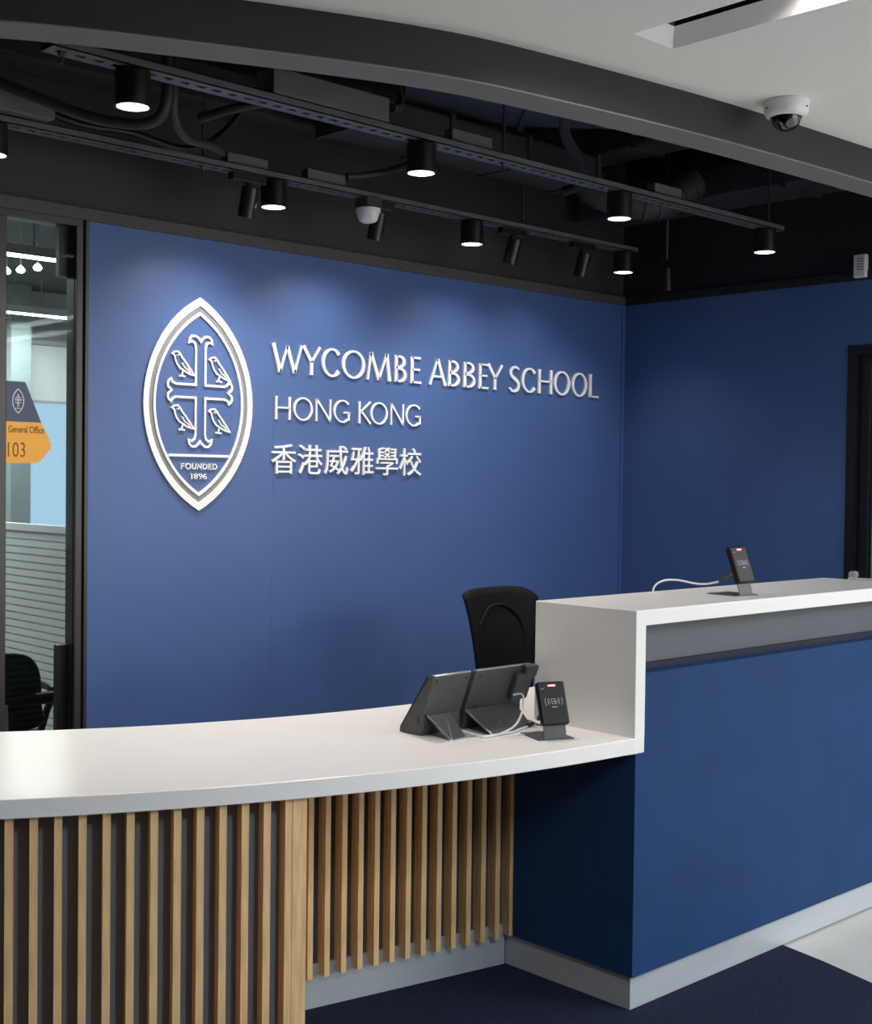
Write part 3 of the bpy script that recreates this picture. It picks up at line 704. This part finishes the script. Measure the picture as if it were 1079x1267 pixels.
spot(4.575, T2Y, (4.60, YW, 1.30), 'black adjustable spotlight left of the rightmost wall-side downlight', 6)
spot(5.20, T2Y, (5.26, 3.9, 1.7), 'black adjustable spotlight in the dark corner by the right wall', 0)
# ceiling sensor
t = thing('ceiling_sensor', (3.31, T2Y, 2.53), 'white domed ceiling sensor on a black box under the lighting strut', 'sensor')
MB().cyl((3.31, T2Y, 2.572), (3.31, T2Y, 2.540), 0.058, 0.058, 6).build('backing_box', 'void_grey', t)
MB().lathe([(0.001, -0.034), (0.024, -0.032), (0.034, -0.026), (0.040, -0.012), (0.048, 0.010), (0.048, 0.022), (0.001, 0.022)], (3.31, T2Y, 2.515), 28).build('dome', 'white_plastic', t, smooth=True)
# driver boxes
def drv(x0, x1, y0, y1, z0, z1, lab, name='driver_box', kn=True):
    t = thing(name, ((x0 + x1) / 2, (y0 + y1) / 2, z0), lab, 'box', 'ceiling driver boxes')
    MB().box(x0, x1, y0, y1, z0, z1).build('case', 'box_grey', t, bevel=0.003)
    for xx in (x0 + 0.018, x1 - 0.018):
        MB().cyl((xx, (y0 + y1) / 2, z0), (xx, (y0 + y1) / 2, z0 - 0.003), 0.005, n=8).build('screw', 'strut_metal', t)
    return t
drv(2.262, 2.70, 3.075, 3.160, 2.597, 2.672, 'large grey rectangular box on top of the nearer lighting strut')
drv(1.50, 1.965, 3.80, 3.90, 2.598, 2.660, 'large grey rectangular box on the wall-side strut at far left')
drv(2.648, 2.822, 3.865, 3.905, 2.597, 2.634, 'small grey box on the wall-side strut, left of the sensor')
drv(3.00, 3.18, 3.865, 3.905, 2.597, 2.638, 'small grey box on the wall-side strut, nearest the sensor')
drv(2.985, 3.17, 3.09, 3.13, 2.597, 2.638, 'small grey box on the nearer strut, right of its second downlight')
drv(4.055, 4.222, 3.09, 3.13, 2.597, 2.638, 'small grey box on the nearer strut, right of its third downlight')
# conduits
def pipe(pts, r, lab, mat='void_grey', kk=8):
    o = MB().tube(smooth_path(pts, kk), r, 10).build('conduit', mat, smooth=True)
    return tag(o, lab, 'conduit', 'ceiling conduits')
pipe([(2.11, 3.40, 3.10), (2.11, 3.40, 2.80), (2.11, 3.40, 2.60), (2.08, 3.45, 2.545), (2.00, 3.55, 2.555), (1.90, 3.66, 2.60), (1.75, 3.80, 2.68)], 0.017, 'thick grey conduit dropping beside the first downlight and bending left')
pipe([(2.15, 3.42, 3.10), (2.15, 3.42, 2.70), (2.17, 3.45, 2.58), (2.26, 3.52, 2.545), (2.42, 3.62, 2.57), (2.63, 3.87, 2.625)], 0.013, 'ribbed grey conduit dropping beside the first downlight and bending right')
pipe([(2.75, 3.12, 2.66), (2.80, 3.14, 2.68), (2.83, 3.18, 2.75), (2.84, 3.25, 2.95), (2.84, 3.25, 3.10)], 0.014, 'grey conduit curving up from the end of the large driver box')
pipe([(3.20, 3.885, 2.64), (3.29, 3.87, 2.66), (3.36, 3.80, 2.68), (3.33, 3.6, 2.70), (3.1, 3.5, 2.72), (2.8, 3.5, 2.74)], 0.014, 'grey conduit looping over the white ceiling sensor')
pipe([(2.62, 3.30, 2.72), (2.50, 3.55, 2.70), (2.44, 3.72, 2.68)], 0.016, 'short straight grey conduit between the two lighting struts')
pipe([(3.2, 2.75, 2.80), (3.6, 3.15, 2.76), (3.95, 3.35, 2.72), (4.10, 3.5, 2.70), (4.12, 3.60, 2.69)], 0.020, 'dark conduit sagging across the void by the third downlights', 'void_black')
pipe([(1.968, 3.85, 2.63), (2.08, 3.84, 2.612), (2.25, 3.84, 2.62), (2.45, 3.82, 2.60), (2.55, 3.75, 2.66), (2.60, 3.6, 2.80)], 0.012, 'thin dark flexible conduit along the wall-side strut at left', 'black_plastic')
# ducts and trays
def duct(c, ax, ay, az, lab, mat, name='air_duct', flange=True):
    c, ax, ay, az = map(Vector, (c, ax, ay, az))
    t = thing(name, c, lab, 'duct', 'ceiling ducts and beams')
    MB().obox(c, ax, ay, az).build('casing', mat, t, bevel=0.012)
    if flange:
        for s in (-0.98, -0.33, 0.33, 0.98):
            MB().obox(c + ax * s, ax.normalized() * 0.012, ay * 1.06, az * 1.10).build('flange', mat, t)
    return t
duct((3.72, 3.12, 2.99), (0.52, -0.445, 0), (0.225, 0.263, 0), (0, 0, 0.12), 'dark navy insulated duct above the nearer strut', 'duct_navy')
duct((3.62, 3.66, 2.79), (0.64, 0.0, 0), (0, 0.13, 0), (0, 0, 0.055), 'grey duct running between the struts behind the middle downlights', 'void_grey')
duct((5.05, 3.35, 2.83), (0, 0.85, 0), (0.14, 0, 0), (0, 0, 0.07), 'dark rectangular duct running out from the wall in the right corner', 'void_grey')
duct((4.60, 3.25, 2.99), (0, 0.90, 0), (0.10, 0, 0), (0, 0, 0.06), 'dark cable tray beside the right corner duct', 'void_grey', 'cable_tray')
duct((2.0, 3.95, 2.86), (1.3, 0.0, 0), (0, 0.07, 0), (0, 0, 0.07), 'dark beam along the wall band above the office door', 'void_black', 'ceiling_beam', False)
duct((2.56, 3.44, 2.93), (0.36, 0, 0), (0, 0.10, 0), (0, 0, 0.05), 'shallow dark duct behind the large driver box', 'void_grey')
t = thing('flexible_duct', (4.60, 3.55, 2.66), 'curved dark flexible duct end hanging near the rightmost downlights', 'duct', 'ceiling ducts and beams')
mb = MB(); pts = smooth_path([(4.40, 3.74, 2.82), (4.46, 3.68, 2.75), (4.58, 3.58, 2.71), (4.70, 3.50, 2.74), (4.80, 3.45, 2.82)], 8)
mb.tube(pts, 0.075, 16).build('hose', 'void_grey', t, smooth=True)
for i in range(2, len(pts) - 1, 3):
    d = (pts[i + 1] - pts[i - 1]).normalized()
    MB().cyl(pts[i] - d * 0.006, pts[i] + d * 0.006, 0.081, n=16).build('rib', 'void_grey', t, smooth=True)
# dome camera on the white ceiling
t = thing('dome_camera', (3.417, 2.131, ZC), 'white dome security camera under the white ceiling beside the dark bulkhead', 'camera')
MB().lathe([(0.001, 0.0), (0.064, 0.0), (0.066, -0.004), (0.063, -0.034), (0.056, -0.044), (0.046, -0.047), (0.044, -0.040), (0.001, -0.038)], (3.417, 2.131, ZC), 36).build('housing', 'white_plastic', t, smooth=True)
MB().lathe([(0.0435, -0.040), (0.043, -0.052), (0.036, -0.070), (0.022, -0.082), (0.001, -0.086)], (3.417, 2.131, ZC), 30).build('dome', 'dome_glass', t, smooth=True)
ey = MB().lathe([(0.030, -0.040), (0.030, -0.055), (0.020, -0.068), (0.001, -0.070)], (3.417, 2.131, ZC), 24).build('camera_ball', 'black_plastic', t, smooth=True)
MB().cyl((3.405, 2.116, ZC - 0.062), (3.395, 2.104, ZC - 0.072), 0.011, 0.012, 16).build('camera_lens', 'case_steel', ey)
for a in (0.6, 2.7, 4.8):
    MB().cyl((3.417 + 0.061 * math.cos(a), 2.131 + 0.061 * math.sin(a), ZC - 0.024), (3.417 + 0.067 * math.cos(a), 2.131 + 0.067 * math.sin(a), ZC - 0.024), 0.003, n=8).build('screw', 'case_steel', t)
# small grey unit high on the right wall
t = thing('wall_unit', (XW - 0.03, 2.944, 2.405), 'small grey boxy unit high on the dark band of the right wall', 'sensor')
MB().box(XW - 0.034, XW - 0.001, 2.914, 2.972, 2.408, 2.51).build('case', 'white_plastic', t, bevel=0.006)
for i in range(5): MB().box(XW - 0.0355, XW - 0.034, 2.922, 2.952, 2.44 + i * 0.012, 2.443 + i * 0.012).build('vent_slot', 'case_steel', t)

# ================================================================== THINGS ON THE DESK
def tablet(x0, w, lab, second=False):
    t = thing('tablet_stand', (x0 + w / 2, 2.73, ZL1), lab, 'tablet', 'tablets on wedge stands')
    prof = [(2.797, ZL1 + 0.004), (2.790, ZL1), (2.706, ZL1), (2.696, 0.800), (2.696, 0.836), (2.652, 0.953), (2.660, 0.957), (2.675, 0.952)]
    fnx = lambda y, z, x: (x, y, z)
    MB().prism(prof, x0, x0 + w, fnx).build('case', 'dark_case', t, bevel=0.004)
    up_ = Vector((0, 2.675 - 2.797, 0.952 - ZL1)).normalized(); nrm = Vector((0, up_.z, -up_.y))
    c = Vector((x0 + w / 2, (2.797 + 2.675) / 2, (ZL1 + 0.954) / 2 + 0.001)) + nrm * 0.004
    sc = MB().obox(c, (w / 2 - 0.004, 0, 0), up_ * 0.098, nrm * 0.003).build('bezel', 'black_plastic', t, bevel=0.002)
    MB().obox(c + nrm * 0.0035, (w / 2 - 0.016, 0, 0), up_ * 0.085, nrm * 0.0006).build('screen', 'glass_dark', sc)
    MB().box(x0 + 0.004, x0 + w - 0.004, 2.6515, 2.6625, 0.9545, 0.9585).build('top_edge', 'bright_steel', t)
    # kick plate
    a = Vector((x0 + (0.012 if not second else 0.0), 2.690, 0.838)); b = Vector((x0 + w * (0.66 if not second else 0.86), 2.690, 0.838))
    fy = 2.604 if not second else 2.585
    cc = Vector((x0 + w * (0.60 if not second else 0.76), fy + 0.012, ZL1 + 0.0015)); dd = Vector((x0 + (0.02 if not second else 0.0), fy, ZL1 + 0.0015))
    nn = (b - a).cross(dd - a).normalized() * 0.002
    kp = MB().add([a - nn, b - nn, cc - nn, dd - nn, a + nn, b + nn, cc + nn, dd + nn], [(0, 1, 2, 3), (7, 6, 5, 4), (0, 4, 5, 1), (1, 5, 6, 2), (2, 6, 7, 3), (3, 7, 4, 0)]).build('kick_plate', 'case_steel', t)
    MB().tube([a, dd], 0.0035, 8).build('plate_edge', 'bright_steel', kp, smooth=True)
    MB().tube([a.lerp(b, 0.72) - Vector((0, 0.014, 0.012)), dd.lerp(cc, 0.08)], 0.0035 if not second else 0.002, 8).build('plate_rib', 'bright_steel', kp, smooth=True)
    bd = Vector((0, 0.837 - 0.955, -(2.696 - 2.654))).normalized()
    for fx, ft in ((0.10, 0.12), (0.90, 0.12), (0.06, 0.97) if not second else (0.16, 0.93)):
        q = Vector((x0 + w * fx, 2.652 + (2.696 - 2.652) * ft, 0.953 + (0.836 - 0.953) * ft)); nb = Vector((0, -0.936, -0.352))
        MB().cyl(q - nb * 0.001, q + nb * 0.0012, 0.0035, n=10).build('screw_hole', 'black_plastic', t)
    MB().box(x0 - 0.0008, x0, 2.712, 2.716, 0.812, 0.836).build('side_slot', 'black_plastic', t)
    if second:
        q = Vector((x0 + w - 0.035, 2.672, 0.895)); nb = Vector((0, -0.936, -0.352)); ub = Vector((0, -0.352, 0.936))
        MB().obox(q + nb * 0.008, (0.035, 0, 0), ub * 0.042, nb * 0.010).build('mount_block', 'dark_case', t, bevel=0.005)
        MB().obox(Vector((x0 + w - 0.012, 2.646, 0.938)), (0.024, 0, 0), ub * 0.018, nb * 0.010).build('card_swipe', 'dark_case', t, bevel=0.004)
    return t
tablet(2.517, 0.148, 'dark grey tablet on wedge stand, left of the pair on low desk')
tablet(2.682, 0.236, 'wider dark grey tablet on stand with white cable, right of the pair', True)

def reader(x, y, z, rz, lab, label2):
    t = thing('card_reader', (x, y, z), lab, 'card reader', 'card readers on stands', rz)
    # local: faces -Y
    MB().box(-0.056, 0.056, -0.050, 0.068, 0.0, 0.003).build('base_plate', 'dark_case', t, local=True, bevel=0.001)
    MB().add([(-.034, -.046, .002), (.034, -.046, .002), (.034, -.043, .002), (-.034, -.043, .002), (-.034, -.034, .046), (.034, -.034, .046), (.034, -.031, .046), (-.034, -.031, .046)],
             [(3, 2, 1, 0), (4, 5, 6, 7), (0, 1, 5, 4), (1, 2, 6, 5), (2, 3, 7, 6), (3, 0, 4, 7)]).build('neck', 'dark_case', t, local=True)
    tl = R(21); u = Vector((0, math.sin(tl), math.cos(tl))); nrm = Vector((0, -math.cos(tl), math.sin(tl)))
    c = Vector((0, -0.036, 0.038)) + u * 0.061 + nrm * 0.006
    bd = MB().obox(c, (0.042, 0, 0), u * 0.061, nrm * 0.0115).build('body', 'black_plastic', t, local=True, bevel=0.006, seg=3)
    f = c + nrm * 0.0117
    def deco(pts, w, name='print', mat='reader_print'):
        n_ = len(pts); fn = lambda a, b, d: f + Vector((a, 0, 0)) + u * b + nrm * d
        MB().ribbon(pts, [w] * n_, 0, 0.0005, fn).build(name, mat, bd, local=True)
    for s in (-1, 1):
        for rr, hh in ((0.013, 28), (0.018, 32), (0.0265, 26)):
            deco([(s * rr * math.cos(R(q)), 0.004 + rr * math.sin(R(q))) for q in range(-hh, hh + 1, 8)], 0.0017, 'wave_mark')
    deco([(-.006, -.003), (-.006, .011), (.003, .011), (.006, .007), (.006, -.003), (-.006, -.003)], 0.0017, 'card_mark')
    deco([(-.002, .001), (.002, .005), (.008, -.001), (.003, -.004)], 0.002, 'hand_mark')
    deco([(-.008, -.012), (.009, -.012)], 0.003, 'caption_mark')
    deco([(-.034, .040), (-.025, .041)], 0.0018, 'maker_mark')
    MB().obox(f + u * 0.0485, (0.0125, 0, 0), u * 0.0030, nrm * 0.0008).build('status_light', 'red_led', bd, local=True, bevel=0.0006)
    MB().obox(f + u * 0.0488 + nrm * 0.0008, (0.0095, 0, 0), u * 0.0012, nrm * 0.0004).build('status_light_core', 'red_led_core', bd, local=True)
    # cable boot / rear strut
    MB().obox(Vector((0, 0.028, 0.062)), (0.010, 0, 0), Vector((0, 0.028, -0.022)), Vector((0, 0.003, 0.004))).build('rear_strut', 'dark_case', t, local=True)
    return t
reader(2.790, 2.468, ZL1, R(-22), 'black card reader with red light on the low white desk beside the riser', '')
reader(3.652, 2.436, ZT1, R(-3), 'black card reader with red light on top of the tall white counter', '')

def cable(pts, r, lab, mat='cable_white', grp='desk cables'):
    return tag(MB().tube(smooth_path(pts, 8), r, 8).build('charging_cable', mat, smooth=True), lab, 'cable', grp)
cb = cable([(2.850, 2.662, 0.868), (2.862, 2.640, 0.872), (2.855, 2.625, 0.855), (2.825, 2.605, 0.822), (2.775, 2.585, 0.796), (2.70, 2.568, 0.7855), (2.645, 2.566, 0.7845), (2.632, 2.575, 0.7845), (2.66, 2.5705, 0.7845), (2.74, 2.566, 0.7845), (2.80, 2.585, 0.7845), (2.845, 2.598, 0.7845)], 0.0032, 'white cable looping down from the wider tablet onto the low desk')
MB().cyl((2.842, 2.597, 0.787), (2.872, 2.604, 0.787), 0.0055, n=12).build('plug', 'black_plastic', cb, smooth=True)
cable([(2.93, 2.72, 0.7827), (2.925, 2.66, 0.7827), (2.90, 2.61, 0.7827), (2.87, 2.56, 0.79), (2.845, 2.525, 0.805)], 0.0018, 'thin grey cable from behind the riser to the low card reader', 'cable_grey')
cable([(2.86, 2.604, 0.7825), (2.85, 2.555, 0.7825), (2.76, 2.53, 0.7825), (2.68, 2.545, 0.7825)], 0.0014, 'thin pale cable curving on the low desk before the card reader', 'cable_white')
cable([(3.655, 2.500, 1.178), (3.672, 2.56, 1.166), (3.66, 2.60, 1.166), (3.62, 2.635, 1.176), (3.58, 2.66, 1.176), (3.555, 2.680, 1.160), (3.545, 2.684, 1.13), (3.545, 2.684, 1.05)], 0.0032, 'white cable arching from the tall counter card reader over its back edge')

# ================================================================== OFFICE CHAIRS
ch = thing('office_chair', (3.79, 3.42, 0), 'black mesh-back office chair behind the low white desk', 'chair')
CXh, CYh = 3.79, 3.42
def chair_base(root, x, y):
    MB().cyl((x, y, 0.11), (x, y, 0.40), 0.024, n=16).build('gas_lift', 'black_plastic', root, smooth=True)
    for i in range(5):
        a = 2 * math.pi * i / 5 + 0.3; ex, ey = x + 0.27 * math.cos(a), y + 0.27 * math.sin(a)
        lg = MB().tube([(x, y, 0.12), (x + 0.14 * math.cos(a), y + 0.14 * math.sin(a), 0.105), (ex, ey, 0.075)], 0.018, 8).build('leg', 'black_plastic', root, smooth=True)
        tx, ty = -math.sin(a), math.cos(a)
        MB().cyl((ex - tx * 0.022, ey - ty * 0.022, 0.028), (ex + tx * 0.022, ey + ty * 0.022, 0.028), 0.028, n=16).build('caster', 'black_plastic', lg, smooth=True)
chair_base(ch, CXh, CYh)
seat = [(CXh + 0.24 * math.copysign(abs(math.cos(q)) ** .55, math.cos(q)), CYh - 0.03 + 0.23 * math.copysign(abs(math.sin(q)) ** .55, math.sin(q))) for q in [2 * math.pi * i / 32 for i in range(32)]]
MB().prism(seat, 0.42, 0.485).build('seat', 'black_mesh', ch, smooth=True, bevel=0.02, seg=3)
MB().box(CXh - 0.10, CXh + 0.10, CYh - 0.10, CYh + 0.12, 0.39, 0.421).build('seat_mechanism', 'black_plastic', ch, bevel=0.01)
def back_shell(x, y, zbot, ztop, hw0, hw1, wrap, name, mat, root, rec=0.05, sx=0.0):
    nu, nv = 18, 16; vs = []; fs = []
    for j in range(nv + 1):
        v = j / nv; hw = hw0 + (hw1 - hw0) * v ** 1.6
        for i in range(nu + 1):
            u = -1 + 2 * i / nu
            z = zbot + (ztop - zbot) * v
            if v > 0.8: z -= (v - .8) / .2 * 0.05 * abs(u) ** 5 * (1 if u > 0 else 0.35)
            vs.append((x + u * hw + sx * v, y - wrap * u * u + rec * (0.4 * (1 - v) ** 2 - 0.2 + 0.9 * v ** 2), z))
    for j in range(nv):
        for i in range(nu):
            q = j * (nu + 1) + i; fs.append((q, q + 1, q + nu + 2, q + nu + 1))
    o = MB().add(vs, fs).build(name, mat, root, smooth=True)
    s = o.modifiers.new('thick', 'SOLIDIFY'); s.thickness = 0.014; s.offset = 0
    return o
back_shell(CXh, 3.625, 0.54, 1.078, 0.145, 0.212, 0.05, 'backrest', 'black_mesh', ch)
rim = [(CXh - 0.21, 3.60, 1.062), (CXh - 0.155, 3.58, 0.80), (CXh - 0.14, 3.59, 0.56), (CXh, 3.64, 0.53), (CXh + 0.14, 3.59, 0.56), (CXh + 0.155, 3.58, 0.80), (CXh + 0.205, 3.60, 1.03)]
MB().tube(smooth_path([(CXh, CYh + 0.12, 0.41), (CXh, 3.66, 0.43), (CXh, 3.69, 0.55), (CXh, 3.66, 0.72)], 6), 0.020, 10).build('back_support', 'black_plastic', ch, smooth=True)
MB().tube(smooth_path([(CXh - 0.12, 3.612, 0.93), (CXh - 0.125, 3.60, 0.80), (CXh - 0.08, 3.615, 0.68), (CXh, 3.63, 0.66), (CXh + 0.08, 3.615, 0.68), (CXh + 0.125, 3.60, 0.80), (CXh + 0.12, 3.612, 0.93), (CXh + 0.05, 3.628, 1.0), (CXh - 0.05, 3.628, 1.0), (CXh - 0.12, 3.612, 0.93)], 6), 0.006, 8).build('lumbar_ring', 'black_mesh', ch, smooth=True)
# chair inside the office
c2 = thing('office_chair', (2.25, 4.87, 0), 'black leather-backed office chair behind the office glass door', 'chair')
x, y = 2.22, 4.90
chair_base(c2, x, y)
seat = [(x + 0.235 * math.copysign(abs(math.cos(q)) ** .55, math.cos(q)), y + 0.23 * math.copysign(abs(math.sin(q)) ** .55, math.sin(q))) for q in [2 * math.pi * i / 32 for i in range(32)]]
MB().prism(seat, 0.42, 0.50).build('seat', 'leather', c2, smooth=True, bevel=0.025, seg=3)
nb = []
pr = [(-0.21, 0.60), (-0.20, 0.74), (-0.15, 0.80), (-0.05, 0.825), (0.08, 0.82), (0.16, 0.79), (0.205, 0.72), (0.215, 0.60), (0.20, 0.52), (-0.20, 0.52)]
MB().prism([(x + a, b) for a, b in [(p.x, p.y) for p in smooth_path([(a, b, 0) for a, b in pr], 5)]], 4.72, 4.775, lambda u, v, d: (u, d + (0.06 * (u - x) ** 2 / 0.04), v)).build('backrest', 'leather', c2, smooth=True, bevel=0.012, seg=3)
MB().obox((x + 0.01, 4.70, 0.645), (0.232, 0, 0.0), (0, 0.022, 0), (0, 0, 0.022)).build('back_shell', 'black_plastic', c2, bevel=0.010)
MB().tube(smooth_path([(x, 4.80, 0.44), (x, 4.68, 0.45), (x, 4.68, 0.64)], 6), 0.02, 8).build('back_support', 'bright_steel', c2, smooth=True)
for s in (-1, 1):
    MB().tube(smooth_path([(x + s * 0.235, 4.86, 0.46), (x + s * 0.262, 4.85, 0.56), (x + s * 0.262, 4.80, 0.655), (x + s * 0.262, 5.02, 0.665)], 6), 0.015, 8).build('armrest', 'black_plastic', c2, smooth=True)
